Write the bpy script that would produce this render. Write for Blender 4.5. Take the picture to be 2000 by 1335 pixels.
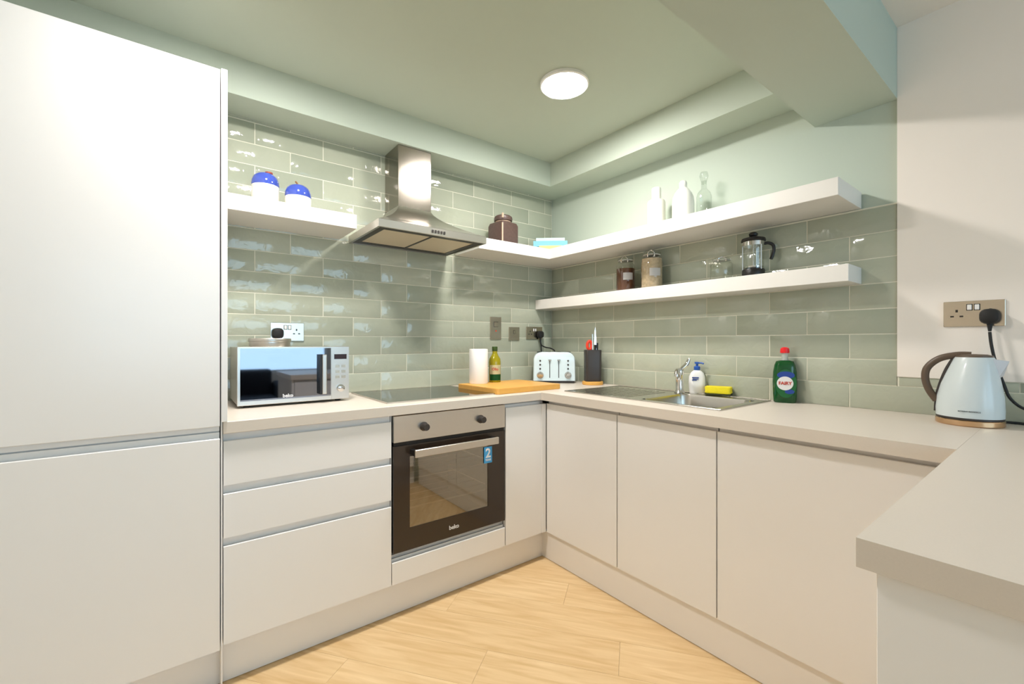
import bpy, bmesh, math, random
from mathutils import Vector, Matrix
R = math.radians
PI = math.pi
random.seed(7)
for o in list(bpy.data.objects): bpy.data.objects.remove(o)
SC = bpy.context.scene
C = SC.collection

# ------------------------------------------------------------------ camera
cam_d = bpy.data.cameras.new('camera'); cam = bpy.data.objects.new('camera', cam_d); C.objects.link(cam)
cam_d.sensor_width = 36; cam_d.lens = 852.8/2000*36; cam_d.shift_y = 0.00045; cam_d.clip_start = 0.02
cam.location = (-2.1753, -2.3509, 1.17); cam.rotation_euler = (R(90), 0, -R(37.556))
SC.camera = cam
# ------------------------------------------------------------------ world, daylight, exposure
W = bpy.data.worlds.new('sky'); SC.world = W; W.use_nodes = True
bg = W.node_tree.nodes['Background']; bg.inputs[0].default_value = (0.52, 0.75, 1.0, 1); bg.inputs[1].default_value = 2.5
SC.view_settings.view_transform = 'Standard'; SC.view_settings.look = 'None'
SC.view_settings.exposure = 1.32; SC.view_settings.gamma = 1; SC.view_settings.use_curve_mapping = False
pd = bpy.data.lights.new('window_portal', 'AREA'); pd.shape = 'RECTANGLE'; pd.size = 3.0; pd.size_y = 1.58
pd.cycles.is_portal = True
po = bpy.data.objects.new('window_portal', pd); C.objects.link(po); po.location = (-1.7, -5.92, 1.49); po.rotation_euler = (R(90), 0, 0)
LAMP = 95.0            # emission of the round ceiling lights
LAMP_COL = (1.0, 0.96, 0.93)

# ------------------------------------------------------------------ materials
MATS = {}
def srgb(r, g, b):
    f = lambda v: (v/255/12.92) if v/255 <= .04045 else ((v/255+.055)/1.055)**2.4
    return (f(r), f(g), f(b), 1)
def mat(name, col, rough=.5, metal=0., spec=.5, trans=0., ior=1.45, noise=0., nscale=20., bump=0., bscale=60., coat=0., emit=None, estr=0., stretch=None, alpha=None):
    m = bpy.data.materials.new(name); m.use_nodes = True
    nt = m.node_tree; b = nt.nodes['Principled BSDF']
    b.inputs['Base Color'].default_value = col; b.inputs['Roughness'].default_value = rough
    b.inputs['Metallic'].default_value = metal; b.inputs['Specular IOR Level'].default_value = spec
    b.inputs['Transmission Weight'].default_value = trans; b.inputs['IOR'].default_value = ior
    b.inputs['Coat Weight'].default_value = coat
    if emit: b.inputs['Emission Color'].default_value = emit; b.inputs['Emission Strength'].default_value = estr
    if noise or bump:
        tc = nt.nodes.new('ShaderNodeTexCoord'); mp = nt.nodes.new('ShaderNodeMapping')
        nt.links.new(tc.outputs['Object'], mp.inputs[0])
        if stretch: mp.inputs['Scale'].default_value = stretch
    if noise:
        n = nt.nodes.new('ShaderNodeTexNoise'); n.inputs['Scale'].default_value = nscale; n.inputs['Detail'].default_value = 4
        nt.links.new(mp.outputs[0], n.inputs[0])
        mx = nt.nodes.new('ShaderNodeMix'); mx.data_type = 'RGBA'
        k = 1-noise
        mx.inputs[6].default_value = (col[0]*k, col[1]*k, col[2]*k, 1); mx.inputs[7].default_value = tuple(min(1, c*(1+noise*.6)) for c in col[:3])+(1,)
        nt.links.new(n.outputs[0], mx.inputs[0]); nt.links.new(mx.outputs[2], b.inputs['Base Color'])
    if bump:
        n = nt.nodes.new('ShaderNodeTexNoise'); n.inputs['Scale'].default_value = bscale; n.inputs['Detail'].default_value = 3
        nt.links.new(mp.outputs[0], n.inputs[0])
        bp = nt.nodes.new('ShaderNodeBump'); bp.inputs['Strength'].default_value = bump; bp.inputs['Distance'].default_value = .002
        nt.links.new(n.outputs[0], bp.inputs['Height']); nt.links.new(bp.outputs[0], b.inputs['Normal'])
    MATS[name] = m
    return m
mat('mint', srgb(186, 196, 182), .75, spec=.25, noise=.02, nscale=3, bump=.03, bscale=250)
mat('cream', srgb(243, 234, 224), .8, spec=.2, noise=.02, nscale=3, bump=.03, bscale=250)
mat('grout', srgb(226, 223, 205), .9, spec=.1, noise=.05, nscale=60)
mat('white_gloss', srgb(238, 236, 233), .22, spec=.5)
mat('shelf_white', srgb(224, 221, 214), .4)
mat('plinth', srgb(238, 235, 231), .3)
mat('carcass', srgb(215, 213, 210), .5)
mat('worktop', srgb(216, 206, 193), .35, spec=.35, noise=.04, nscale=350, bump=.02, bscale=500)
mat('steel', srgb(168, 160, 150), .15, metal=1., noise=.06, nscale=40, stretch=(1, 1, 40), bump=.03, bscale=60)
mat('steel_h', srgb(205, 200, 192), .3, metal=1., noise=.05, nscale=40, stretch=(1, 1, 60))
mat('chrome', srgb(215, 213, 210), .08, metal=1.)
mat('sink_steel', srgb(205, 202, 195), .25, metal=1., noise=.05, nscale=60)
mat('nickel', srgb(196, 186, 170), .22, metal=1., noise=.05, nscale=50)
mat('mirror_door', srgb(128, 130, 138), .03, metal=1.)
mat('filter', srgb(214, 202, 178), .5, metal=.15, bump=.4, bscale=400)
mat('black', srgb(28, 26, 25), .35)
mat('black_gloss', srgb(22, 20, 18), .06, spec=.6)
mat('oven_black', srgb(52, 42, 34), .1, spec=.6)
mat('oven_inside', srgb(120, 112, 98), .5)
mat('hob_glass', srgb(20, 22, 20), .04, spec=.9, ior=1.7)
mat('dark_plastic', srgb(55, 50, 47), .4)
mat('rubber', srgb(30, 29, 28), .6)
mat('blue_ceramic', srgb(62, 82, 172), .12, coat=.6, noise=.1, nscale=14)
mat('cream_ceramic', srgb(238, 232, 218), .25)
mat('stem_red', srgb(150, 62, 40), .5)
mat('stem_brown', srgb(140, 100, 60), .6)
mat('brown_ceramic', srgb(88, 68, 62), .4, noise=.35, nscale=60, bump=.5, bscale=120)
mat('jute', srgb(205, 175, 150), .8)
mat('white_ceramic', srgb(236, 234, 224), .3)
mat('white_plastic', srgb(238, 236, 232), .35)
mat('paper', srgb(240, 236, 230), .8, bump=.3, bscale=200)
mat('glass', (1, 1, 1, 1), .02, trans=1., ior=1.45)
mat('coffee', srgb(96, 52, 24), .7, noise=.4, nscale=200, bump=.6, bscale=300)
mat('oats', srgb(196, 172, 140), .8, noise=.45, nscale=70, bump=1., bscale=90)
mat('label', srgb(235, 232, 228), .6)
mat('oil_glass', srgb(150, 140, 20), .05, spec=.6, noise=.15, nscale=10)
mat('oil_cap', srgb(50, 72, 20), .35)
mat('green_label', srgb(24, 98, 46), .5)
mat('cream_label', srgb(240, 232, 190), .5)
mat('red_print', srgb(196, 60, 40), .5)
mat('bamboo', srgb(226, 170, 84), .45, noise=.18, nscale=14, stretch=(1, 14, 1))
mat('toaster_blue', srgb(212, 228, 231), .2, coat=.4)
mat('kettle_blue', srgb(207, 216, 217), .3, coat=.3)
mat('kettle_brown', srgb(92, 76, 62), .4)
mat('spout_metal', srgb(205, 200, 198), .45, metal=.3)
mat('rack_wire', srgb(225, 220, 210), .35)
mat('copper', srgb(214, 178, 140), .2, metal=1.)
mat('red_plastic', srgb(228, 62, 36), .4)
mat('cap_red', srgb(226, 34, 40), .35)
mat('soap_green', srgb(10, 74, 30), .08, spec=.6, noise=.2, nscale=20)
mat('clear_plastic', srgb(225, 228, 220), .1, trans=.6)
mat('blue_label', srgb(40, 70, 150), .4)
mat('sticker_blue', srgb(70, 160, 215), .4)
mat('sponge', srgb(240, 220, 40), .9, noise=.1, nscale=40, bump=.8, bscale=150)
mat('scourer', srgb(60, 62, 30), .95, bump=.8, bscale=300)
mat('soap_blue', srgb(44, 92, 176), .35)
mat('book_teal', srgb(196, 226, 222), .6)
mat('book_blue', srgb(126, 190, 214), .6)
mat('book_yellow', srgb(240, 204, 130), .6)
mat('book_orange', srgb(214, 140, 60), .6)
mat('page', srgb(240, 238, 228), .8)
mat('text_white', srgb(235, 235, 235), .5)
mat('text_dark', srgb(80, 90, 95), .5)
mat('text_blue', srgb(60, 80, 140), .5)
mat('sofa', srgb(34, 34, 42), .8, noise=.1, nscale=60)
mat('leaf', srgb(40, 80, 50), .5)
mat('lamp_trim', srgb(240, 240, 238), .4)
mat('lamp', (1, 1, 1, 1), .5, emit=LAMP_COL+(1,), estr=LAMP)
mat('display', srgb(40, 22, 22), .2)

def nodes_tile():
    m = bpy.data.materials.new('tile'); m.use_nodes = True; nt = m.node_tree; b = nt.nodes['Principled BSDF']; N = nt.nodes.new; L = nt.links.new
    oi = N('ShaderNodeObjectInfo'); g = N('ShaderNodeNewGeometry')
    n1 = N('ShaderNodeTexNoise'); n1.inputs['Scale'].default_value = 9; n1.inputs['Detail'].default_value = 2; L(g.outputs['Position'], n1.inputs[0])
    mx = N('ShaderNodeMix'); mx.data_type = 'RGBA'; mx.inputs[6].default_value = srgb(168, 172, 154); mx.inputs[7].default_value = srgb(185, 187, 168)
    L(oi.outputs['Random'], mx.inputs[0])
    mx2 = N('ShaderNodeMix'); mx2.data_type = 'RGBA'; mx2.blend_type = 'MULTIPLY'; mx2.inputs[7].default_value = (.86, .89, .87, 1)
    L(n1.outputs[0], mx2.inputs[0]); L(mx.outputs[2], mx2.inputs[6]); L(mx2.outputs[2], b.inputs['Base Color'])
    b.inputs['Roughness'].default_value = .07; b.inputs['Specular IOR Level'].default_value = .6
    add = N('ShaderNodeVectorMath'); add.operation = 'MULTIPLY_ADD'; add.inputs[1].default_value = (1, 1, 1)
    cx = N('ShaderNodeCombineXYZ'); ml = N('ShaderNodeMath'); ml.operation = 'MULTIPLY'; ml.inputs[1].default_value = 9.0
    L(oi.outputs['Random'], ml.inputs[0]); L(ml.outputs[0], cx.inputs[2]); L(g.outputs['Position'], add.inputs[0]); L(cx.outputs[0], add.inputs[2])
    n2 = N('ShaderNodeTexNoise'); n2.inputs['Scale'].default_value = 21; n2.inputs['Detail'].default_value = 2; n2.inputs['Distortion'].default_value = .6; L(add.outputs[0], n2.inputs[0])
    bp = N('ShaderNodeBump'); bp.inputs['Strength'].default_value = .5; bp.inputs['Distance'].default_value = .0045
    L(n2.outputs[0], bp.inputs['Height']); L(bp.outputs[0], b.inputs['Normal'])
    MATS['tile'] = m
nodes_tile()
def nodes_oak():
    m = bpy.data.materials.new('oak'); m.use_nodes = True; nt = m.node_tree; b = nt.nodes['Principled BSDF']; N = nt.nodes.new; L = nt.links.new
    oi = N('ShaderNodeObjectInfo'); g = N('ShaderNodeNewGeometry')
    mp = N('ShaderNodeMapping'); mp.vector_type = 'POINT'; mp.inputs['Rotation'].default_value = (0, 0, R(53)); L(g.outputs['Position'], mp.inputs[0])
    sc = N('ShaderNodeVectorMath'); sc.operation = 'MULTIPLY_ADD'; sc.inputs[1].default_value = (2.2, 22, 1); L(mp.outputs[0], sc.inputs[0])
    cx = N('ShaderNodeCombineXYZ'); ml = N('ShaderNodeMath'); ml.operation = 'MULTIPLY'; ml.inputs[1].default_value = 17.0
    L(oi.outputs['Random'], ml.inputs[0]); L(ml.outputs[0], cx.inputs[2]); L(cx.outputs[0], sc.inputs[2])
    n = N('ShaderNodeTexNoise'); n.inputs['Scale'].default_value = 1.6; n.inputs['Detail'].default_value = 6; n.inputs['Distortion'].default_value = .8; L(sc.outputs[0], n.inputs[0])
    cr = N('ShaderNodeValToRGB'); e = cr.color_ramp.elements; e[0].position = .3; e[0].color = srgb(214, 180, 130); e[1].position = .72; e[1].color = srgb(235, 207, 162)
    L(n.outputs[0], cr.inputs[0])
    mx = N('ShaderNodeMix'); mx.data_type = 'RGBA'; mx.blend_type = 'MULTIPLY'; mx.inputs[7].default_value = (.93, .91, .88, 1)
    L(oi.outputs['Random'], mx.inputs[0]); L(cr.outputs[0], mx.inputs[6]); L(mx.outputs[2], b.inputs['Base Color'])
    b.inputs['Roughness'].default_value = .45; b.inputs['Specular IOR Level'].default_value = .35
    bp = N('ShaderNodeBump'); bp.inputs['Strength'].default_value = .08; bp.inputs['Distance'].default_value = .002; L(n.outputs[0], bp.inputs['Height']); L(bp.outputs[0], b.inputs['Normal'])
    MATS['oak'] = m
nodes_oak()
def nodes_ovenglass():
    m = bpy.data.materials.new('oven_glass'); m.use_nodes = True; nt = m.node_tree; nt.nodes.clear(); N = nt.nodes.new; L = nt.links.new
    o = N('ShaderNodeOutputMaterial'); mx = N('ShaderNodeMixShader'); t = N('ShaderNodeBsdfTransparent'); gl = N('ShaderNodeBsdfGlossy')
    t.inputs[0].default_value = (.58, .55, .48, 1); gl.inputs['Roughness'].default_value = .03; gl.inputs[0].default_value = (.95, .92, .85, 1)
    mx.inputs[0].default_value = .25; L(t.outputs[0], mx.inputs[1]); L(gl.outputs[0], mx.inputs[2]); L(mx.outputs[0], o.inputs[0])
    MATS['oven_glass'] = m
nodes_ovenglass()
def nodes_pane():
    m = bpy.data.materials.new('thin_glass'); m.use_nodes = True; nt = m.node_tree; nt.nodes.clear(); N = nt.nodes.new; L = nt.links.new
    o = N('ShaderNodeOutputMaterial'); mx = N('ShaderNodeMixShader'); t = N('ShaderNodeBsdfTransparent'); gl = N('ShaderNodeBsdfGlossy'); lw = N('ShaderNodeLayerWeight'); lw.inputs[0].default_value = .5; pw = N('ShaderNodeMath'); pw.operation = 'POWER'; pw.inputs[1].default_value = 3.5; fr = N('ShaderNodeMath'); fr.operation = 'MULTIPLY_ADD'; fr.inputs[1].default_value = .75; fr.inputs[2].default_value = .08
    L(lw.outputs['Facing'], pw.inputs[0]); L(pw.outputs[0], fr.inputs[0]); t.inputs[0].default_value = (.93, .95, .93, 1); gl.inputs['Roughness'].default_value = .03
    L(fr.outputs[0], mx.inputs[0]); L(t.outputs[0], mx.inputs[1]); L(gl.outputs[0], mx.inputs[2]); L(mx.outputs[0], o.inputs[0])
    MATS['thin_glass'] = m
nodes_pane()

# ------------------------------------------------------------------ mesh helpers
def box(bm, x0, x1, y0, y1, z0, z1, bev=0., seg=1):
    r = bmesh.ops.create_cube(bm, size=1)
    vs = r['verts']
    bmesh.ops.scale(bm, vec=(abs(x1-x0), abs(y1-y0), abs(z1-z0)), verts=vs)
    bmesh.ops.translate(bm, vec=((x0+x1)/2, (y0+y1)/2, (z0+z1)/2), verts=vs)
    if bev:
        es = list({e for v in vs for e in v.link_edges})
        bmesh.ops.bevel(bm, geom=es, offset=bev, segments=seg, affect='EDGES', profile=.5, clamp_overlap=True)
    return vs
def prism(bm, poly, axis, a0, a1):
    # poly: 2D points; axis 'x' -> (y,z), 'y' -> (x,z), 'z' -> (x,y)
    def P(p, a):
        return {'x': (a, p[0], p[1]), 'y': (p[0], a, p[1]), 'z': (p[0], p[1], a)}[axis]
    v0 = [bm.verts.new(P(p, a0)) for p in poly]; v1 = [bm.verts.new(P(p, a1)) for p in poly]
    n = len(poly)
    bm.faces.new(v0); bm.faces.new(v1[::-1])
    for i in range(n): bm.faces.new((v0[i], v0[(i+1) % n], v1[(i+1) % n], v1[i]))
    bmesh.ops.recalc_face_normals(bm, faces=bm.faces[:])
def lathe(bm, prof, seg=28, c=(0, 0, 0), sx=1., sy=1.):
    rings = []
    for r, z in prof:
        if r < 1e-6: rings.append([bm.verts.new((c[0], c[1], c[2]+z))])
        else: rings.append([bm.verts.new((c[0]+sx*r*math.cos(2*PI*i/seg), c[1]+sy*r*math.sin(2*PI*i/seg), c[2]+z)) for i in range(seg)])
    for a, b in zip(rings, rings[1:]):
        if len(a) == 1 and len(b) == 1: continue
        for i in range(seg):
            j = (i+1) % seg
            if len(a) == 1: bm.faces.new((a[0], b[j], b[i]))
            elif len(b) == 1: bm.faces.new((a[i], a[j], b[0]))
            else: bm.faces.new((a[i], a[j], b[j], b[i]))
    for rg, fl in ((rings[0], True), (rings[-1], False)):
        if len(rg) > 1:
            try: bm.faces.new(rg[::-1] if fl else rg)
            except ValueError: pass
def shell(bm, prof, t, seg=28, c=(0, 0, 0)):
    # open vessel: outer profile bottom->top, inner offset back down
    inner = [(max(r-t, .0005), z+(t if i == 0 else 0)) for i, (r, z) in enumerate(prof)]
    lathe(bm, [(0, prof[0][1])]+prof+inner[::-1]+[(0, inner[0][1])], seg, c)
def tube(bm, pts, r, seg=10, cap=True, rr=None):
    pts = [Vector(p) for p in pts]; rings = []
    prev = None
    for i, p in enumerate(pts):
        d = (pts[min(i+1, len(pts)-1)]-pts[max(i-1, 0)]).normalized()
        if prev is None:
            up = Vector((0, 0, 1)) if abs(d.z) < .9 else Vector((1, 0, 0)); u = d.cross(up).normalized()
        else: u = (prev - d*prev.dot(d)).normalized()
        prev = u; v = d.cross(u); k = rr[i] if rr else r
        rings.append([bm.verts.new(p+u*(k*math.cos(2*PI*j/seg))+v*(k*math.sin(2*PI*j/seg))) for j in range(seg)])
    for a, b in zip(rings, rings[1:]):
        for j in range(seg): bm.faces.new((a[j], a[(j+1) % seg], b[(j+1) % seg], b[j]))
    if cap: bm.faces.new(rings[0][::-1]); bm.faces.new(rings[-1])
    bmesh.ops.recalc_face_normals(bm, faces=bm.faces[:])
def spline(pts, n=8):
    pts = [Vector(p) for p in pts]; out = []
    for i in range(len(pts)-1):
        p0 = pts[max(i-1, 0)]; p1 = pts[i]; p2 = pts[i+1]; p3 = pts[min(i+2, len(pts)-1)]
        for k in range(n):
            t = k/n
            out.append(.5*((2*p1)+(p2-p0)*t+(2*p0-5*p1+4*p2-p3)*t*t+(3*p1-p0-3*p2+p3)*t**3))
    out.append(pts[-1]); return out
def rrect(w, h, r, n=5):
    out = []
    for cx, cy, a0 in ((w/2-r, h/2-r, 0), (-w/2+r, h/2-r, 90), (-w/2+r, -h/2+r, 180), (w/2-r, -h/2+r, 270)):
        for k in range(n+1):
            a = R(a0+90*k/n); out.append((cx+r*math.cos(a), cy+r*math.sin(a)))
    return out
def loft(bm, rings, cap=True):
    vs = [[bm.verts.new(p) for p in r] for r in rings]; n = len(vs[0])
    for a, b in zip(vs, vs[1:]):
        for j in range(n): bm.faces.new((a[j], a[(j+1) % n], b[(j+1) % n], b[j]))
    if cap: bm.faces.new(vs[0][::-1]); bm.faces.new(vs[-1])
    bmesh.ops.recalc_face_normals(bm, faces=bm.faces[:])
def obj(name, bm, m, parent=None, smooth=False, loc=None, rot=None):
    me = bpy.data.meshes.new(name); bm.to_mesh(me); bm.free(); me.materials.append(MATS[m])
    if smooth:
        for p in me.polygons: p.use_smooth = True
        me.set_sharp_from_angle(angle=R(38))
    o = bpy.data.objects.new(name, me); C.objects.link(o)
    if parent: o.parent = parent
    if loc: o.location = loc
    if rot: o.rotation_euler = rot
    return o
def B(name, m, parent, *a, bev=0., seg=1, smooth=False):
    bm = bmesh.new(); box(bm, *a, bev=bev, seg=seg); return obj(name, bm, m, parent, smooth)
def LT(name, m, parent, prof, seg=28, c=(0, 0, 0), sx=1., sy=1.):
    bm = bmesh.new(); lathe(bm, prof, seg, c, sx, sy); bmesh.ops.recalc_face_normals(bm, faces=bm.faces[:]); return obj(name, bm, m, parent, True)
def TB(name, m, parent, pts, r, seg=10, rr=None):
    bm = bmesh.new(); tube(bm, pts, r, seg, True, rr); return obj(name, bm, m, parent, True)
def thing(name, label, cat, loc=(0, 0, 0), rotz=0., group=None):
    o = bpy.data.objects.new(name, None); C.objects.link(o); o.empty_display_size = .05
    o.location = loc; o.rotation_euler = (0, 0, rotz); o['label'] = label; o['category'] = cat
    if group: o['group'] = group
    return o
def tag(o, label, cat, group=None):
    o['label'] = label; o['category'] = cat
    if group: o['group'] = group
    return o
def struct(o, label=None):
    o['kind'] = 'structure'
    if label: o['label'] = label
    return o
def text(name, body, size, m, parent, loc, rot, ext=.0004, bold=0., align='CENTER'):
    cu = bpy.data.curves.new(name, 'FONT'); cu.body = body; cu.size = size; cu.extrude = ext; cu.align_x = align; cu.align_y = 'CENTER'; cu.offset = bold; cu.resolution_u = 3
    t = bpy.data.objects.new(name, cu); C.objects.link(t)
    dg = bpy.context.evaluated_depsgraph_get(); me = bpy.data.meshes.new_from_object(t.evaluated_get(dg))
    bpy.data.objects.remove(t); me.materials.clear(); me.materials.append(MATS[m])
    o = bpy.data.objects.new(name, me); C.objects.link(o); o.parent = parent; o.location = loc; o.rotation_euler = rot
    return o

# ------------------------------------------------------------------ dimensions
ZW = .9055; WT = .040; ZF = 0.
SOF = 2.207; CEI = 2.365; SD = .20
BEAM0, BEAM1, BZ = -1.654, -1.927, 2.097
XL, YB = -3.3, -5.8
# ------------------------------------------------------------------ setting
bm = bmesh.new(); box(bm, XL, .0, YB, .0, -.1, -.008); floor = struct(obj('floor', bm, 'grout'))
# oak planks laid on the diagonal
def clip(poly, x0, x1, y0, y1):
    for ax, val, sg in ((0, x0, 1), (0, x1, -1), (1, y0, 1), (1, y1, -1)):
        out = []
        for i in range(len(poly)):
            a, b = poly[i], poly[(i+1) % len(poly)]
            ia = (a[ax]-val)*sg >= 0; ib = (b[ax]-val)*sg >= 0
            if ia: out.append(a)
            if ia != ib:
                t = (val-a[ax])/(b[ax]-a[ax]); out.append((a[0]+t*(b[0]-a[0]), a[1]+t*(b[1]-a[1])))
        poly = out
        if len(poly) < 3: return []
    return poly
ang = R(-53); ca, sa = math.cos(ang), math.sin(ang)
PW, PLN = .18, 1.22; g = .0004
for i in range(-30, 30):
    off = (i*0.397) % 1.0*PLN
    for j in range(-6, 8):
        u0 = j*PLN+off; v0 = i*PW+.045
        rc = [(u0+g, v0+g), (u0+PLN-g, v0+g), (u0+PLN-g, v0+PW-g), (u0+g, v0+PW-g)]
        q = clip([(u*ca-v*sa, u*sa+v*ca) for u, v in rc], XL, 0, YB, 0)
        if len(q) < 3: continue
        a = abs(sum(q[k][0]*q[(k+1) % len(q)][1]-q[(k+1) % len(q)][0]*q[k][1] for k in range(len(q))))/2
        if a < .002: continue
        bm = bmesh.new(); prism(bm, q, 'z', -.008, 0); obj('plank', bm, 'oak', floor)
# walls
wall_back = struct(B('wall_back', 'mint', None, XL-.1, .1, .008, .12, -.1, 2.6))
wall_right = struct(B('wall_right', 'mint', None, .008, .12, BEAM1, .008, -.1, 2.6))
wall_side = struct(B('wall_side', 'cream', None, .008, .12, YB-.1, BEAM1, -.1, 2.6))
B('plaster', 'cream', wall_side, -.004, .0081, YB, BEAM1-.0005, 1.0405, 2.6)
wall_left = struct(B('wall_left', 'cream', None, XL-.1, XL, YB-.1, .008, -.1, 2.6))
# far wall with the lounge window (daylight)
wx0, wx1, wz0, wz1 = -3.2, -.2, .7, 2.28
bm = bmesh.new()
box(bm, XL, wx0, YB-.1, YB, 0, 2.6); box(bm, wx1, 0, YB-.1, YB, 0, 2.6); box(bm, wx0, wx1, YB-.1, YB, 0, wz0); box(bm, wx0, wx1, YB-.1, YB, wz1, 2.6)
struct(obj('wall_front', bm, 'cream'))
bm = bmesh.new()
for a in ((wx0, wx0+.05, wz0, wz1), (wx1-.05, wx1, wz0, wz1), (wx0, wx1, wz0, wz0+.05), (wx0, wx1, wz1-.05, wz1), ((wx0+wx1)/2-.03, (wx0+wx1)/2+.03, wz0, wz1)):
    box(bm, a[0], a[1], YB-.07, YB-.02, a[2], a[3])
win = struct(obj('window_1', bm, 'white_plastic'))
B('pane', 'thin_glass', win, wx0+.05, (wx0+wx1)/2-.03, YB-.048, YB-.044, wz0+.05, wz1-.05)
B('pane', 'thin_glass', win, (wx0+wx1)/2+.03, wx1-.05, YB-.048, YB-.044, wz0+.05, wz1-.05)
# ceilings, bulkheads, beam
struct(B('ceiling', 'mint', None, XL, 0.008, BEAM0, .008, CEI, CEI+.1))
struct(B('ceiling', 'cream', None, XL, 0.008, YB, BEAM1, CEI, CEI+.1))
struct(B('trim_1', 'mint', None, XL, .008, -SD, .008, SOF, CEI))
struct(B('trim_2', 'mint', None, -SD, .008, BEAM0, -SD, SOF, CEI))
struct(B('trim_3', 'mint', None, XL, .008, BEAM1, BEAM0, BZ, CEI+.1))

# ------------------------------------------------------------------ tiles
P, Q = .3025, .0992
OA, OB = -1.7328, -.2657
ROW0 = ZW                       # a joint lies on the worktop
TH = .0065
def tile_mesh(w, h, bev=.0012):
    bm = bmesh.new(); box(bm, -w/2, w/2, 0, TH, -h/2, h/2)
    fe = [e for e in bm.edges if all(abs(v.co.y) < 1e-6 for v in e.verts)]
    bmesh.ops.bevel(bm, geom=fe, offset=bev, segments=2, affect='EDGES', profile=.5)
    me = bpy.data.meshes.new('tile'); bm.to_mesh(me); bm.free(); me.materials.append(MATS['tile'])
    for p in me.polygons: p.use_smooth = True
    me.set_sharp_from_angle(angle=R(60))
    return me
CACHE = {}
def tile(x0, x1, z0, z1, wall, side):
    w, h = x1-x0-.0036, z1-z0-.0036
    if w < .008 or h < .008: return
    k = (round(w, 4), round(h, 4))
    if k not in CACHE: CACHE[k] = tile_mesh(w, h)
    o = bpy.data.objects.new('tile', CACHE[k]); C.objects.link(o); o.parent = wall
    jit = random.uniform(-.0005, .0005)
    if side == 'A': o.location = ((x0+x1)/2, jit, (z0+z1)/2); o.rotation_euler = (R(random.gauss(0, .12)), 0, R(random.gauss(0, .1)))
    else: o.location = (jit, -(x0+x1)/2, (z0+z1)/2); o.rotation_euler = (0, R(random.gauss(0, .12)), R(-90+random.gauss(0, .1)))
def row(a, b, off, z0, z1, wall, side):
    k = math.floor((a-off)/P)
    x = off+k*P
    while x < b:
        tile(max(x, a), min(x+P, b), z0, z1, wall, side); x += P
for r in range(14):
    z0 = ROW0+r*Q; z1 = min(z0+Q, SOF)
    if z1-z0 < .01: continue
    ph = OA if r % 2 == 1 else OA+P/2
    row(-2.035, -.0005, ph, z0, z1, wall_back, 'A')
for r in range(8):
    z0 = ROW0+r*Q; z1 = z0+Q
    ph = -OB if r % 2 == 0 else -OB+P/2
    row(.0005, -BEAM1+.001 if r > 1 else 2.9, ph, z0, z1 if True else 0, wall_right if r > 1 else wall_side, 'B') if r != 1 else None
    if r == 1:
        row(.0005, -BEAM1+.001, ph, z0, z1, wall_right, 'B')
        row(-BEAM1+.004, 2.9, ph, z0, z0+.034, wall_side, 'B')
B('grout_bed', 'grout', wall_back, -2.036, .0, .0016, .0085, ZW-.002, SOF)
B('grout_bed', 'grout', wall_right, .0016, .0085, BEAM1+.0005, -.0, ZW-.002, ROW0+8*Q+.002)
B('grout_bed', 'grout', wall_side, .0016, .0085, -2.9, BEAM1-.0005, ZW-.002, 1.0400)
B('tile_edge_trim', 'grout', wall_right, -.0012, .008, BEAM1+.0005, 0, ROW0+8*Q+.0005, ROW0+8*Q+.0045)

# ------------------------------------------------------------------ worktop
bm = bmesh.new(); box(bm, -2.052, 0, -.615, -.0, ZW-WT, ZW, bev=.0015)
wt = thing('worktop', 'pale grey-beige U-shaped laminate worktop running round the kitchen', 'worktop', (0, 0, 0))
obj('slab', bm, 'worktop', wt)
SX0, SX1, SY0, SY1 = -.515, -.055, -1.505, -.655     # sink outline
bx0, bx1, by0, by1 = -.475, -.125, -1.465, -1.115    # bowl
def slab_hole(bm, xs, ys, z0, z1):
    vt = {}
    def V(i, j, z):
        if (i, j, z) not in vt: vt[(i, j, z)] = bm.verts.new((xs[i], ys[j], z))
        return vt[(i, j, z)]
    for z in (z0, z1):
        for i in range(3):
            for j in range(3):
                if i == 1 and j == 1: continue
                bm.faces.new((V(i, j, z), V(i+1, j, z), V(i+1, j+1, z), V(i, j+1, z)))
    for i in range(3):
        for j in (0, 3): bm.faces.new((V(i, j, z0), V(i+1, j, z0), V(i+1, j, z1), V(i, j, z1)))
        for j in (0, 3): bm.faces.new((V(j, i, z0), V(j, i+1, z0), V(j, i+1, z1), V(j, i, z1)))
    for a, b in (((1, 1), (2, 1)), ((2, 1), (2, 2)), ((2, 2), (1, 2)), ((1, 2), (1, 1))):
        bm.faces.new((V(*a, z0), V(*b, z0), V(*b, z1), V(*a, z1)))
    bmesh.ops.recalc_face_normals(bm, faces=bm.faces[:])
bm = bmesh.new(); slab_hole(bm, [-.645, bx0-.012, bx1+.012, 0], [-2.165, by0-.012, by1+.012, -.615], ZW-WT, ZW); obj('slab', bm, 'worktop', wt)
B('slab', 'worktop', wt, -1.443, -.003, -2.80, -2.1652, ZW-WT, ZW, bev=.0003)

# ------------------------------------------------------------------ cabinets
FY, FX = -.600, -.600      # front planes of the base units
def jfront_poly(f, z0, z1, rise=.026, d=.022):
    # f = outward coordinate of the face (negative), material runs inward
    return [(f, z0), (f, z1-.002), (f+.002, z1), (f+.006, z1), (f+.010, z1-.014), (f+.015, z1-.014), (f+.0165, z1-.004), (f+.0165, z1+rise), (f+d, z1+rise), (f+d, z0)]
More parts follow.
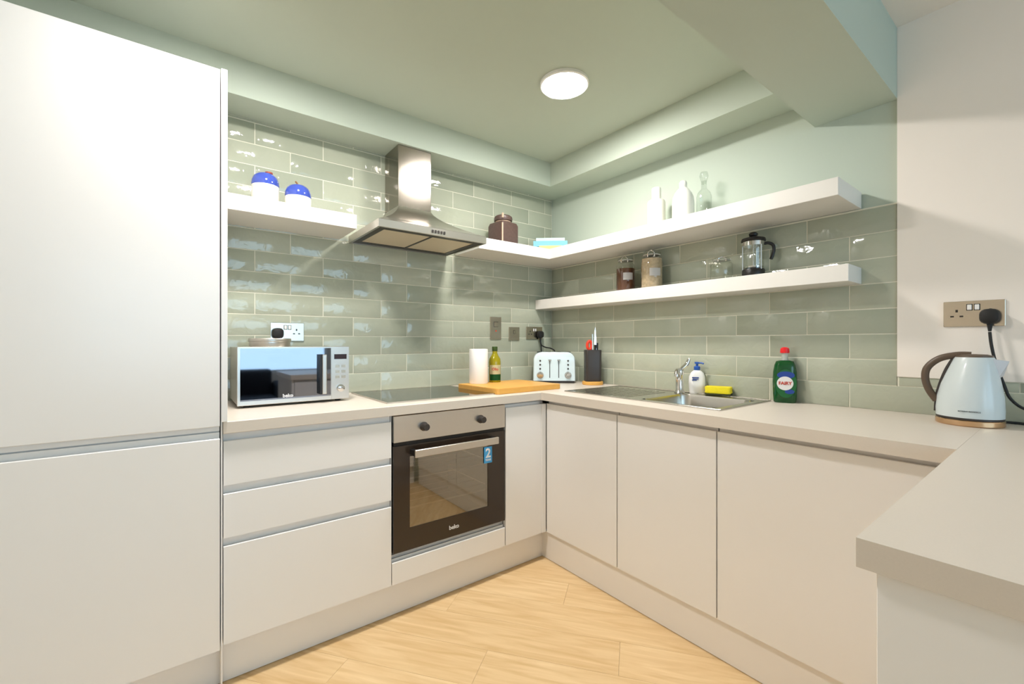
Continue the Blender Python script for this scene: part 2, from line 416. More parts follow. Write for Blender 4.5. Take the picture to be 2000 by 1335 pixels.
# tall unit (left)
TY = -.622
t = thing('tall_cabinet', 'tall white gloss fridge cabinet with two stacked doors at left edge', 'cabinet', (-2.36, 0, 0))
def rel(t, *a): l = t.location; return (a[0]-l.x, a[1]-l.x, a[2]-l.y, a[3]-l.y, a[4]-l.z, a[5]-l.z)
B('body', 'carcass', t, *rel(t, -2.662, -2.062, -.598, -.005, .15, 2.072))
B('end_panel', 'white_gloss', t, *rel(t, -2.058, -2.040, TY, -.005, .9065, 2.076), bev=.001)
B('end_panel', 'white_gloss', t, *rel(t, -2.058, -2.0535, TY+.01, -.02, .0, .9065), bev=.001)
bm = bmesh.new(); lx = t.location.x
prism(bm, [(TY, 2.070), (TY, .895), (TY+.002, .893), (TY+.006, .893), (TY+.010, .905), (TY+.0165, .897), (TY+.0165, .876), (TY+.022, .876), (TY+.022, 2.070)], 'x', -2.659-lx, -2.0615-lx); obj('door', bm, 'white_gloss', t)
bm = bmesh.new(); prism(bm, jfront_poly(TY, .155, .853, .0185), 'x', -2.659-lx, -2.0615-lx); obj('door', bm, 'white_gloss', t)
# drawer unit
t = thing('drawer_cabinet', 'white gloss base cabinet of three handleless drawers beside the oven', 'cabinet', (-1.757, 0, 0)); lx = t.location.x
B('body', 'carcass', t, *rel(t, -2.050, -1.464, -.576, -.01, .15, ZW-WT))
for z0, z1 in ((.689, .8385), (.512, .6605), (.155, .4845)):
    bm = bmesh.new(); prism(bm, jfront_poly(FY, z0, z1, .0255), 'x', -2.050-lx, -1.4645-lx); obj('drawer', bm, 'white_gloss', t)
# oven housing
t = thing('oven_housing', 'white base cabinet around the oven with narrow panel beneath it', 'cabinet', (-1.165, 0, 0)); lx = t.location.x
B('side_panel', 'carcass', t, *rel(t, -1.4625, -1.4575, -.585, -.01, .15, ZW-WT))
B('side_panel', 'carcass', t, *rel(t, -.8745, -.8695, -.572, -.01, .15, ZW-WT))
B('shelf', 'carcass', t, *rel(t, -1.457, -.875, -.572, -.03, .252, .268))
bm = bmesh.new(); prism(bm, jfront_poly(FY, .155, .2465, .010), 'x', -1.4605-lx, -.8745-lx); obj('front_panel', bm, 'white_gloss', t)
# narrow door right of the oven
t = thing('narrow_cabinet', 'narrow white cabinet between the oven and the inner corner', 'cabinet', (-.75, 0, 0)); lx = t.location.x
B('body', 'carcass', t, *rel(t, -.8665, -.60, -.574, -.01, .15, ZW-WT))
bm = bmesh.new(); prism(bm, jfront_poly(FY, .155, .843, .012), 'x', -.8685-lx, -.6315-lx); obj('door', bm, 'white_gloss', t)
bm = bmesh.new(); box(bm, *rel(t, -.6312, -.6015, -.604, -.5775, .155, .842), bev=.001); obj('corner_post', bm, 'white_gloss', t)
# sink wall units
def bunit(label, y0, y1, nm='base_cabinet'):
    t = thing(nm, label, 'cabinet', (0, (y0+y1)/2, 0), 0, 'white handleless base units under the sink run'); ly = t.location.y
    B('body', 'carcass', t, FX+.026, -.01, y0+.001-ly, y1-.001-ly, .15, ZW-WT-(.19 if 'sink' in label else 0))
    bm = bmesh.new(); prism(bm, jfront_poly(FX, .155, .8435, .021), 'y', y0+.0016-ly, y1-.0016-ly); obj('door', bm, 'white_gloss', t)
    return t
t = bunit('white handleless corner door next to the oven run, under the draining board', -1.078, -.606)
t = bunit('white handleless door in the middle, under the sink bowl and tap', -1.536, -1.080)
t = bunit('wide white handleless door of the sink run beside the peninsula', -2.158, -1.538)
# peninsula
t = thing('peninsula_cabinet', 'white peninsula base unit with plain end panel at right edge', 'cabinet', (-.7, -2.47, 0)); l = t.location
B('body', 'carcass', t, *rel(t, -1.41, -.605, -2.745, -2.205, .15, ZW-WT))
B('end_panel', 'white_gloss', t, *rel(t, -1.432, -1.412, -2.78, -2.185, .0, ZW-WT), bev=.001)
for a, b in ((-1.409, -1.01), (-1.007, -.628)):
    bm = bmesh.new(); prism(bm, [(-q[0]-.6-2.182-l.y, q[1]) for q in jfront_poly(-.6, .155, .8435, .021)], 'x', a-l.x, b-l.x); obj('door', bm, 'white_gloss', t)
B('kick_board', 'plinth', t, *rel(t, -1.41, -.60, -2.255, -2.235, 0, .15))
# plinths
struct(B('baseboard_back', 'plinth', None, -2.662, -.583, -.552, -.536, .002, .1495))
struct(B('baseboard_right', 'plinth', None, -.583, -.567, -2.18, -.5525, .002, .1495))

# ------------------------------------------------------------------ oven
t = thing('oven', 'built-in electric oven with steel control panel and black glass door', 'oven', (-1.165, -.60, 0))
x0, x1 = -.2895, .2895
bm = bmesh.new()
for a in ((x0+.012, x0+.03, .03, .54, .29, .85), (x1-.03, x1-.012, .03, .54, .29, .85), (x0+.03, x1-.03, .03, .54, .29, .31), (x0+.03, x1-.03, .03, .54, .73, .85), (x0+.03, x1-.03, .52, .54, .31, .73)): box(bm, *a)
obj('cavity', bm, 'oven_inside', t)
B('control_panel', 'steel_h', t, x0, x1, -.004, .02, .748, .8605, bev=.0015)
for kx in (-.153, .143):
    bm = bmesh.new(); lathe(bm, [(0, 0), (.019, 0), (.0195, .004), (.0165, .006), (.0155, .028), (.014, .031), (0, .031)], 24)
    bmesh.ops.rotate(bm, cent=(0, 0, 0), matrix=Matrix.Rotation(R(90), 3, 'X'), verts=bm.verts); bmesh.ops.recalc_face_normals(bm, faces=bm.faces[:])
    k = obj('knob', bm, 'dark_plastic', t, True, loc=(kx, -.004, .804))
B('vent_slot', 'black', t, x0+.002, x1-.002, .006, .03, .728, .748)
# door = black glass frame with a window
fx0, fx1, fz0, fz1 = x0, x1, .283, .732; wx0_, wx1_, wz0_, wz1_ = x0+.073, x1-.100, .375, .682
bm = bmesh.new()
for a in ((fx0, wx0_, fz0, fz1), (wx1_, fx1, fz0, fz1), (wx0_, wx1_, fz0, wz0_), (wx0_, wx1_, wz1_, fz1)): box(bm, a[0], a[1], 0, .026, a[2], a[3])
door = obj('door', bm, 'oven_black', t)
B('window_pane', 'oven_glass', door, wx0_, wx1_, .003, .006, wz0_, wz1_)
bm = bmesh.new(); box(bm, -.215, .218, -.052, -.040, .684, .717, bev=.002)
h = obj('handle', bm, 'steel_h', t)
B('bracket', 'black', h, -.215, -.195, -.040, 0, .690, .712); B('bracket', 'black', h, .198, .218, -.040, 0, .690, .712)
for rz in (.44, .57):
    bm = bmesh.new()
    for k in range(5): box(bm, -.25+.002, .25, .13+k*.08, .132+k*.08, rz, rz+.002)
    box(bm, -.255, -.25, .05, .47, rz-.002, rz+.005); box(bm, .25, .255, .05, .47, rz-.002, rz+.005); box(bm, -.255, .255, .046, .051, rz-.002, rz+.004)
    obj('rack', bm, 'rack_wire', t)
text('logo', 'beko', .026, 'text_white', door, (0.0, -.0012, .325), (R(90), 0, 0), bold=.0006)
st = B('sticker', 'sticker_blue', door, .166, .212, -.0012, 0, .586, .664)
text('sticker_text', '2', .062, 'text_white', st, (.189, -.0020, .632), (R(90), 0, 0), bold=.0014)
text('sticker_text', 'YEAR', .014, 'text_white', st, (.189, -.0020, .601), (R(90), 0, 0), bold=.0003)

# ------------------------------------------------------------------ hob
t = thing('hob', 'flat black glass hob with steel rim set in the worktop', 'hob', (-1.165, -.30, ZW))
B('glass_top', 'hob_glass', t, -.288, .288, -.232, .245, .0015, .006, bev=.001)
bm = bmesh.new()
for a in ((-.292, -.288, -.236, .249), (.288, .292, -.236, .249), (-.288, .288, -.236, -.232), (-.288, .288, .245, .249)): box(bm, *a, 0.0, .0062)
obj('rim', bm, 'steel_h', t)

# ------------------------------------------------------------------ extractor hood
t = thing('extractor_hood', 'stainless steel chimney extractor hood above the hob', 'extractor hood', (-1.163, 0, 1.693))
hw, hd = .2925, .432
B('chimney', 'steel', t, -.094, .094, -.183, -.001, .19, SOF-1.693-.001, bev=.001)
bm = bmesh.new()
def rect(w, y0, y1, z): return [(-w, y0, z), (w, y0, z), (w, y1, z), (-w, y1, z)]
rings = []
for k in range(9):
    u = k/8; e = 1-(1-u)**1.5
    w_ = hw+(.094-hw)*e; d_ = hd+(.183-hd)*e
    rings.append(rect(w_, -d_, -.001, .036+.155*u))
loft(bm, rings); obj('canopy', bm, 'steel_h', t, True)
bm = bmesh.new(); box(bm, -hw, hw, -hd, -hd+.012, 0, .036, bev=.001); box(bm, -hw, -hw+.012, -hd+.012, -.001, 0, .036); box(bm, hw-.012, hw, -hd+.012, -.001, 0, .036); box(bm, -hw+.012, hw-.012, -.013, -.001, 0, .036)
obj('rim', bm, 'steel_h', t)
bm = bmesh.new()
for a in ((-hw+.012, -.245, -hd+.012, -.013), (.245, hw-.012, -hd+.012, -.013), (-.245, .245, -hd+.012, -.375), (-.245, .245, -.06, -.013), (-.006, .006, -.375, -.06)): box(bm, *a, .003, .008)
obj('underside_frame', bm, 'dark_plastic', t)
for a, b in ((-.245, -.006), (.006, .245)): B('grease_filter', 'filter', t, a, b, -.375, -.06, .005, .009)
for k in range(5): B('button', 'dark_plastic', t, -.028+k*.016, -.019+k*.016, -hd-.004, -hd, .011, .025, bev=.001)

# ------------------------------------------------------------------ shelves
S0, S1 = 1.705, 1.771
bm = bmesh.new(); box(bm, -2.0395, -1.500, -.272, -.001, S0, S1, bev=.0015); tag(obj('floating_shelf', bm, 'shelf_white'), 'short white floating shelf holding two blue-lidded pumpkin jars', 'shelf')
bm = bmesh.new(); prism(bm, [(-.812, -.001), (-.812, -.272), (-.275, -.272), (-.275, -1.818), (-.001, -1.818), (-.001, -.001)], 'z', S0, S1)
bmesh.ops.bevel(bm, geom=bm.edges[:], offset=.0015, segments=1, affect='EDGES'); tag(obj('floating_shelf', bm, 'shelf_white'), 'long upper white floating shelf turning the corner beside the hood', 'shelf')
L0, L1 = 1.403, 1.469
bm = bmesh.new(); box(bm, -.160, -.001, -1.818, -.001, L0, L1, bev=.0015); tag(obj('floating_shelf', bm, 'shelf_white'), 'lower white floating shelf holding jars and coffee press', 'shelf')

# ------------------------------------------------------------------ ceiling lights
def lamp(x, y, z, label):
    t = thing('ceiling_light', label, 'light', (x, y, z), 0, 'round white ceiling lights')
    LT('rim', 'lamp_trim', t, [(.100, 0), (.112, 0), (.112, -.012), (.106, -.016), (.100, -.014), (.100, 0)], 40)
    LT('diffuser', 'lamp', t, [(0, -.0185), (.05, -.018), (.085, -.0158), (.0992, -.0125), (.0995, -.006), (0, -.005)], 40)
lamp(-.757, -.902, CEI, 'glowing round ceiling light in the green ceiling over the corner')
lamp(-1.885, -.87, CEI, 'round ceiling light just above the top edge over the tall cabinet')


# ------------------------------------------------------------------ sockets and switches (faces toward -y in local space)
def plate(name, label, cat, loc, rotz, w, h):
    t = thing(name, label, cat, loc, rotz)
    B('plate', 'nickel', t, -w/2, w/2, -.006, 0, -h/2, h/2, bev=.0012)
    return t
def holes(t, x):
    bm = bmesh.new(); box(bm, x-.003, x+.003, -.0068, -.0055, .006, .015); box(bm, x-.016, x-.007, -.0068, -.0055, -.011, -.006); box(bm, x+.007, x+.016, -.0068, -.0055, -.011, -.006)
    obj('pin_holes', bm, 'black', t)
def rocker(t, x, z, w=.011, h=.018, m='white_plastic'):
    s = B('switch_surround', 'black', t, x-w/2-.002, x+w/2+.002, -.0068, -.0055, z-h/2-.002, z+h/2+.002)
    B('switch', m, s, x-w/2, x+w/2, -.009, -.0065, z-h/2, z+h/2, bev=.001)
def dsocket(label, loc, rotz):
    t = plate('double_socket', label, 'socket', loc, rotz, .147, .088)
    for x in (-.04, .04): holes(t, x)
    rocker(t, -.009, .022); rocker(t, .009, .022); return t
dsocket('brushed metal double socket on tiles above the microwave', (-1.747, -.0005, 1.221), 0)
t = plate('cooker_switch', 'tall metal cooker switch plate left of the small switch', 'switch', (-.506, -.0005, 1.264), 0, .088, .147)
rocker(t, 0, .025, .030, .030, 'nickel'); B('indicator', 'red_plastic', t, -.004, .004, -.0075, -.0055, -.022, -.014)
t = plate('fused_switch', 'small square metal switch plate between cooker switch and corner socket', 'switch', (-.352, -.0005, 1.229), 0, .090, .090)
rocker(t, .0, .012, .012, .020, 'nickel'); B('fuse_carrier', 'nickel', t, -.012, .012, -.008, -.0055, -.028, -.012, bev=.001)
dsocket('metal double socket near the corner with the toaster plug in it', (-.172, -.0005, 1.236), 0)
dsocket('metal double socket on the cream wall above the kettle', (-.0035, -2.128, 1.269), R(-90))
def plug(parent, loc, rotz, m='rubber'):
    bm = bmesh.new(); pr = rrect(.048, .050, .018, 4)
    rings = []
    for s_, y in ((.75, 0), (1., -.006), (1., -.020), (.86, -.030), (.5, -.034)): rings.append([(p[0]*s_, y, p[1]*s_) for p in pr])
    loft(bm, rings); o = obj('plug', bm, m, parent, True, loc=loc, rot=(0, 0, rotz))
    TB('strain_relief', m, o, [(0, -.014, -.022), (0, -.015, -.050)], .006, 8, rr=[.008, .004]); return o

# ------------------------------------------------------------------ microwave
t = thing('microwave', 'silver microwave with mirrored door on the worktop by the tall cabinet', 'microwave', (-1.767, -.31, ZW)); 
B('case', 'steel_h', t, -.2165, .2165, .012, .285, .012, .245, bev=.004, seg=2)
B('front_frame', 'steel_h', t, -.2175, .2175, -.004, .012, .010, .247, bev=.002)
B('door_glass', 'mirror_door', t, -.207, .138, -.0062, -.003, .028, .240)
pn = B('control_panel', 'steel_h', t, .141, .2165, -.0065, -.003, .013, .244)
B('display', 'display', pn, .152, .206, -.0078, -.0062, .190, .212)
bm = bmesh.new(); lathe(bm, [(0, 0), (.017, 0), (.016, .012), (.013, .014), (0, .014)], 24); bmesh.ops.rotate(bm, cent=(0, 0, 0), matrix=Matrix.Rotation(R(90), 3, 'X'), verts=bm.verts); bmesh.ops.recalc_face_normals(bm, faces=bm.faces[:])
obj('knob', bm, 'chrome', pn, True, loc=(.179, -.0065, .060))
for k in range(3):
    for q in range(2): B('button', 'nickel', pn, .157+q*.026, .175+q*.026, -.0074, -.0062, .104+k*.024, .116+k*.024)
B('handle', 'steel_h', t, .094, .113, -.040, -.030, .040, .212, bev=.003, seg=2)
B('handle_mount', 'black', t, .086, .094, -.036, -.006, .040, .212)
for fx in (-.18, .18):
    for fy in (.04, .25): LT('foot', 'rubber', t, [(.012, 0), (.014, .012)], 12, (fx, fy, 0))
text('logo', 'beko', .020, 'text_white', t, (-.035, -.0068, .041), (R(90), 0, 0), bold=.0004)
pg = plug(t, (-.024-.0, .302, .308), 0)
TB('cable', 'rubber', t, spline([(-.024, .287, .262), (-.024, .292, .22), (.02, .296, .16), (.05, .292, .10)]), .0035, 8)
# metal tin on the microwave
t = thing('metal_tin', 'shallow round brushed metal tin lying on top of the microwave', 'tin', (-1.846, -.165, ZW+.2452))
LT('body', 'steel_h', t, [(0, .0), (.078, .0), (.080, .004), (.080, .024)], 40)
LT('lid', 'steel_h', t, [(.083, .022), (.084, .024), (.084, .034), (.082, .037), (0, .0375)], 40)

# ------------------------------------------------------------------ pumpkin jars
def pumpkin(label, x, y, z, s, stem, hb):
    t = thing('pumpkin_jar', label, 'jar', (x, y, z), 0, 'blue-lidded pumpkin jars')
    bm = bmesh.new(); n = 40; prof = [(.046, 0), (.055, .012), (.057, .05), (.056, hb)]
    rings = []
    for r, zz in prof: rings.append([(r*s*math.cos(2*PI*i/n), r*s*math.sin(2*PI*i/n), zz) for i in range(n)])
    loft(bm, rings); obj('jar', bm, 'cream_ceramic', t, True)
    bm = bmesh.new(); rings = []
    for r, zz in ((.0565, 0), (.0575, .006), (.056, .022), (.050, .040), (.038, .053), (.022, .059), (.008, .060)):
        rings.append([(r*s*(1-.03*abs(math.cos(4*2*PI*i/n*.5+PI/2))**2)*math.cos(2*PI*i/n), r*s*(1-.03*abs(math.cos(4*2*PI*i/n*.5+PI/2))**2)*math.sin(2*PI*i/n), hb+.0005+zz*s) for i in range(n)])
    loft(bm, rings); ld = obj('lid', bm, 'blue_ceramic', t, True)
    zt = hb+.058*s
    if stem == 'knob': LT('stem', 'stem_red', ld, [(.010, 0), (.016, .004), (.016, .010), (.006, .014), (0, .014)], 16, (.012, -.01, zt-.004))
    else: TB('stem', 'stem_brown', ld, spline([(0, 0, zt-.006), (-.004, 0, zt+.010), (-.012, 0, zt+.018)], 4), .004, 8, rr=None)
pumpkin('taller cream jar with deep blue domed lid and red knob, nearer the tall cabinet', -1.859, -.13, S1, .97, 'knob', .095)
pumpkin('smaller cream jar with blue domed lid and thin brown stem', -1.731, -.16, S1, .97, 'stem', .062)

# ------------------------------------------------------------------ brown square jar
t = thing('square_canister', 'dark brown square ceramic canister tied with cord on corner shelf', 'canister', (-.560, -.16, S1), R(6))
bm = bmesh.new(); rings = []
for s_, zz in ((.96, 0), (1, .006), (1, .118), (.9, .136), (.55, .142)): rings.append([(p[0]*s_, p[1]*s_, zz) for p in rrect(.138, .138, .012, 3)])
loft(bm, rings); obj('body', bm, 'brown_ceramic', t, True)
LT('lid', 'brown_ceramic', t, [(.042, .141), (.046, .150), (.056, .152), (.058, .162), (.056, .176), (.046, .184), (0, .186)], 32)
LT('cord', 'jute', t, [(.0475, .143), (.050, .146), (.0475, .150), (.046, .146)], 32)
TB('cord_strip', 'jute', t, [(-.0668, -.0668, .002), (-.0672, -.0672, .06), (-.0668, -.0668, .121)], .0045, 8)
B('cord_knot', 'jute', t, -.047, -.036, -.047, -.036, .160, .190, bev=.002)

# ------------------------------------------------------------------ books on the corner shelf
def book(label, x, y, z, rot, w, d, h, m, pages=True):
    t = thing('book', label, 'book', (x, y, z), rot, 'books stacked in the shelf corner')
    bm = bmesh.new(); box(bm, -w/2, w/2, -d/2, d/2, 0, .003); box(bm, -w/2, w/2, -d/2, d/2, h-.003, h); box(bm, -w/2, w/2, -d/2, -d/2+.003, .003, h-.003); obj('cover', bm, m, t)
    B('pages', 'page', t, -w/2+.004, w/2-.004, -d/2+.0031, d/2-.005, .003, h-.003)
rb = R(-41)
book('yellow book at the bottom of the stack in the shelf corner', -.190, -.190, S1, rb, .150, .12, .034, 'book_yellow')
book('sky blue book in the middle of the corner stack', -.165, -.160, S1+.0345, rb, .225, .15, .036, 'book_blue')
book('pale teal book topmost of the corner stack', -.160, -.155, S1+.071, rb, .190, .14, .022, 'book_teal')

# ------------------------------------------------------------------ white bottles and decanter on the upper shelf
t = thing('ceramic_bottle', 'slim white ceramic bottle with square stopper on upper shelf', 'bottle', (-.13, -.964, S1))
LT('body', 'white_ceramic', t, [(0, 0), (.042, 0), (.046, .004), (.046, .15), (.042, .158), (.024, .162), (0, .162)], 32)
LT('stopper', 'white_ceramic', t, [(.023, .162), (.024, .172), (.0245, .222), (.022, .227), (0, .228)], 24)
t = thing('ceramic_bottle', 'plump white ceramic bottle with rounded shoulders and small knob', 'bottle', (-.14, -1.126, S1))
LT('body', 'white_ceramic', t, [(0, 0), (.049, 0), (.053, .005), (.053, .105), (.050, .130), (.040, .155), (.027, .172), (.019, .180), (0, .180)], 36)
LT('knob', 'white_ceramic', t, [(.018, .180), (.019, .190), (.019, .206), (.014, .214), (0, .216)], 24)
t = thing('glass_decanter', 'clear glass decanter with round stopper behind the plump white bottle', 'decanter', (-.085, -1.206, S1))
LT('body', 'thin_glass', t, [(0, 0.001), (.034, .001), (.036, .006), (.036, .125), (.030, .145), (.013, .165), (.012, .200), (.015, .203)], 32)
LT('stopper', 'thin_glass', t, [(.011, .190), (.012, .205), (.016, .210), (.021, .228), (.016, .248), (0, .253)], 24)

# ------------------------------------------------------------------ jars on the lower shelf
def jar(label, y, r, h, content, fill, mc, tagl=True, x=-.085):
    t = thing('storage_jar', label, 'jar', (x, y, L1+.0005), 0, 'clip-top glass jars on the lower shelf')
    LT('glass', 'thin_glass', t, [(0, .0), (r*.92, .0), (r, .006), (r, h*.66), (r*.92, h*.74), (r*.74, h*.80), (r*.74, h*.86)], 32)
    LT('lid', 'thin_glass', t, [(r*.78, h*.875), (r*.84, h*.885), (r*.84, h*.93), (r*.70, h*.97), (r*.4, h), (0, h)], 32)
    LT('seal', 'white_plastic', t, [(r*.75, h*.86), (r*.81, h*.862), (r*.81, h*.873), (r*.75, h*.874)], 32)
    if content: LT('contents', mc, t, [(0, .003), (r*.88, .003), (r*.955, .008), (r*.955, min(fill, h*.65)), (r*.9, fill*.98 if fill > h*.66 else fill), (r*.3, fill), (0, fill)], 32)
    # wire clip toward the camera
    dx, dy = -.86, -.5
    TB('wire_clip', 'chrome', t, spline([(dx*r*.80-.012, dy*r*.80+.014, h*.80), (dx*r*.95-.012, dy*r*.95+.012, h*.88), (dx*r*.9, dy*r*.9, h*.96), (dx*r*.95+.010, dy*r*.95-.014, h*.88), (dx*r*.80+.010, dy*r*.80-.014, h*.80)], 5), .0026, 6)
    if tagl:
        bm = bmesh.new(); a0 = math.atan2(-.80, -.60); n = 8; rr_ = r+.0012
        v = [[bm.verts.new((rr_*math.cos(a0+(k/n-.5)*1.05), rr_*math.sin(a0+(k/n-.5)*1.05), zz)) for k in range(n+1)] for zz in (h*.30, h*.50)]
        for k in range(n): bm.faces.new((v[0][k], v[0][k+1], v[1][k+1], v[1][k]))
        bmesh.ops.solidify(bm, geom=bm.faces[:], thickness=.0006); obj('label', bm, 'label', t)
    return t
jar('clip-top glass jar of brown ground coffee with white label', -.726, .054, .205, True, .130, 'coffee')
jar('clip-top glass jar of pale oats with white label, right of the coffee jar', -.904, .058, .210, True, .165, 'oats')
jar('short empty clip-top glass jar beside the coffee press', -1.294, .050, .110, False, 0, 'oats', False)
t = thing('coffee_press', 'glass cafetiere with black lid, base and curved black handle', 'coffee press', (-.082, -1.440, L1+.0005), R(-53))
LT('beaker', 'thin_glass', t, [(0, .012), (.042, .012), (.043, .016), (.043, .160)], 32)
LT('base', 'black', t, [(0, 0), (.046, 0), (.047, .004), (.047, .030), (.0445, .034), (.0438, .012), (0, .0115)], 32)
LT('collar', 'chrome', t, [(.0438, .140), (.046, .140), (.046, .158), (.0438, .158)], 32)
LT('lid', 'black', t, [(0, .162), (.049, .160), (.051, .164), (.048, .174), (.030, .180), (0, .181)], 32)
LT('plunger_knob', 'black', t, [(.008, .181), (.008, .186), (.017, .188), (.019, .196), (.014, .202), (0, .203)], 24)
LT('plunger_rod', 'chrome', t, [(.003, .040), (.003, .162)], 12)
LT('plunger_disc', 'chrome', t, [(0, .040), (.040, .040), (.041, .046), (0, .047)], 32)
TB('handle', 'black', t, spline([(.043, 0, .150), (.062, 0, .152), (.080, 0, .142), (.084, 0, .120), (.078, 0, .095), (.072, 0, .078)], 5), .007, 10)
for k in range(3):
    a = R(60+120*k); B('frame_strut', 'chrome', t, .0445*math.cos(a)-.002, .0445*math.cos(a)+.002, .0445*math.sin(a)-.002, .0445*math.sin(a)+.002, .03, .142)

# ------------------------------------------------------------------ chopping board, roll, oil
t = thing('chopping_board', 'thick honey coloured wooden chopping board by the hob', 'chopping board', (-.668, -.365, ZW), R(2))
bm = bmesh.new(); pr_ = rrect(.455, .375, .012, 4); loft(bm, [[(p[0], p[1], z) for p in pr_] for z in (0, .029)])
bmesh.ops.bevel(bm, geom=[e for e in bm.edges if abs(e.verts[0].co.z-e.verts[1].co.z) < 1e-6], offset=.0025, segments=2, affect='EDGES'); obj('board', bm, 'bamboo', t, True)
TOP = ZW+.0292
t = thing('paper_roll', 'white kitchen paper roll standing on the chopping board', 'paper roll', (-.790, -.232, TOP))
bm = bmesh.new(); lathe(bm, [(.020, 0), (.052, 0), (.0535, .003), (.0535, .195), (.052, .198), (.020, .198), (.020, 0)], 36); bmesh.ops.recalc_face_normals(bm, faces=bm.faces[:]); obj('roll', bm, 'paper', t, True)
LT('core', 'jute', t, [(.0175, .001), (.0195, .001), (.0195, .1975), (.0175, .1975), (.0175, .001)], 24)
t = thing('oil_bottle', 'olive oil bottle with green cap standing beside the paper roll', 'bottle', (-.668, -.222, TOP), R(-38))
LT('bottle', 'oil_glass', t, [(0, 0), (.033, 0), (.036, .004), (.036, .118), (.033, .138), (.020, .160), (.0145, .172), (.0145, .186)], 28)
LT('cap', 'oil_cap', t, [(.0155, .184), (.0165, .186), (.0165, .208), (.015, .211), (0, .2115)], 20)
def wrap(name, m, parent, r, a0, a1, z0, z1, n=10, th=.0005):
    bm = bmesh.new(); v = [[bm.verts.new((r*math.cos(a0+(a1-a0)*k/n), r*math.sin(a0+(a1-a0)*k/n), z)) for k in range(n+1)] for z in (z0, z1)]
    for k in range(n): bm.faces.new((v[0][k], v[0][k+1], v[1][k+1], v[1][k]))
    bmesh.ops.solidify(bm, geom=bm.faces[:], thickness=th); return obj(name, bm, m, parent, True)
lb = wrap('label', 'cream_label', t, .0368, R(-140), R(-20), .048, .102)
wrap('label_band', 'green_label', t, .0370, R(-140), R(-20), .012, .047)
text('label_text', 'Olio', .022, 'red_print', lb, (.004, -.0376, .078), (R(90), 0, 0), bold=.0003)

# ------------------------------------------------------------------ toaster
tp = Vector((-.2325, -.2752))
t = thing('toaster', 'pale blue four-slice toaster in the corner with chrome dials', 'toaster', (tp.x, tp.y, ZW), R(-39.556))
w2 = .137
def tprof(s=1., n=8):
    pts = []; w_ = w2*s; h0, h1 = .016, .202
    pts += [(-w_, h0), (w_, h0), (w_*.985, h1-.055)]
    for k in range(1, n+1):
        a = R(90*k/n); pts.append((w_*.985-.05+.05*math.cos(a), h1-.055+.055*math.sin(a)))
    for k in range(n):
        a = R(90+90*k/n); pts.append((-w_*.985+.05+.05*math.cos(a), h1-.055+.055*math.sin(a)))
    pts.append((-w_*.985, h1-.055)); return pts
bm = bmesh.new(); rings = []
for y, s_ in ((0, .96), (.004, .99), (.012, 1), (.188, 1), (.196, .99), (.2, .96)):
    rings.append([(x*s_, y, .016+(z-.016)*s_) for x, z in tprof()])
loft(bm, rings); obj('body', bm, 'toaster_blue', t, True)
B('base', 'dark_plastic', t, -w2*.95, w2*.95, .008, .192, .001, .0165, bev=.003)
for sx_ in (-.030, .028): 
    B('lever_slot', 'black', t, sx_-.0022, sx_+.0022, -.0012, .004, .035, .150)
    B('lever', 'chrome', t, sx_-.009, sx_+.009, -.014, -.001, .146, .154, bev=.002)
for sx_ in (-.092, .088):
    bm = bmesh.new(); lathe(bm, [(0, 0), (.022, 0), (.023, .004), (.020, .008), (.016, .008), (.015, .020), (.013, .022), (0, .022)], 28); bmesh.ops.rotate(bm, cent=(0, 0, 0), matrix=Matrix.Rotation(R(90), 3, 'X'), verts=bm.verts); bmesh.ops.recalc_face_normals(bm, faces=bm.faces[:])
    obj('dial', bm, 'chrome', t, True, loc=(sx_, .002, .052))
    for k in range(3):
        bm = bmesh.new(); lathe(bm, [(0, 0), (.006, 0), (.0055, .004), (0, .005)], 16); bmesh.ops.rotate(bm, cent=(0, 0, 0), matrix=Matrix.Rotation(R(90), 3, 'X'), verts=bm.verts); bmesh.ops.recalc_face_normals(bm, faces=bm.faces[:])
        obj('button', bm, 'dark_plastic', t, True, loc=(sx_, .001, .094+k*.026))
for sx_ in (-.095, -.035, .035, .095): B('bread_slot', 'black', t, sx_-.014, sx_+.014, .03, .17, .1995, .2025)
mi = Matrix.Translation((tp.x, tp.y, ZW))@Matrix.Rotation(R(-39.556), 4, 'Z'); inv = mi.inverted()
pl = plug(t, inv@Vector((-.132, -.008, 1.226)), R(39.556))
TB('cable', 'rubber', t, [inv@p for p in spline([(-.132, -.023, 1.178), (-.125, -.03, 1.150), (-.090, -.035, 1.135), (-.050, -.040, 1.128), (-.030, -.060, 1.110), (-.025, -.075, 1.05), (-.04, -.075, .93)], 6)], .0042, 8)
TB('cable', 'rubber', t, [inv@p for p in spline([(-.134, -.023, 1.180), (-.130, -.030, 1.14), (-.125, -.030, 1.06), (-.12, -.035, .95)], 6)], .0042, 8)

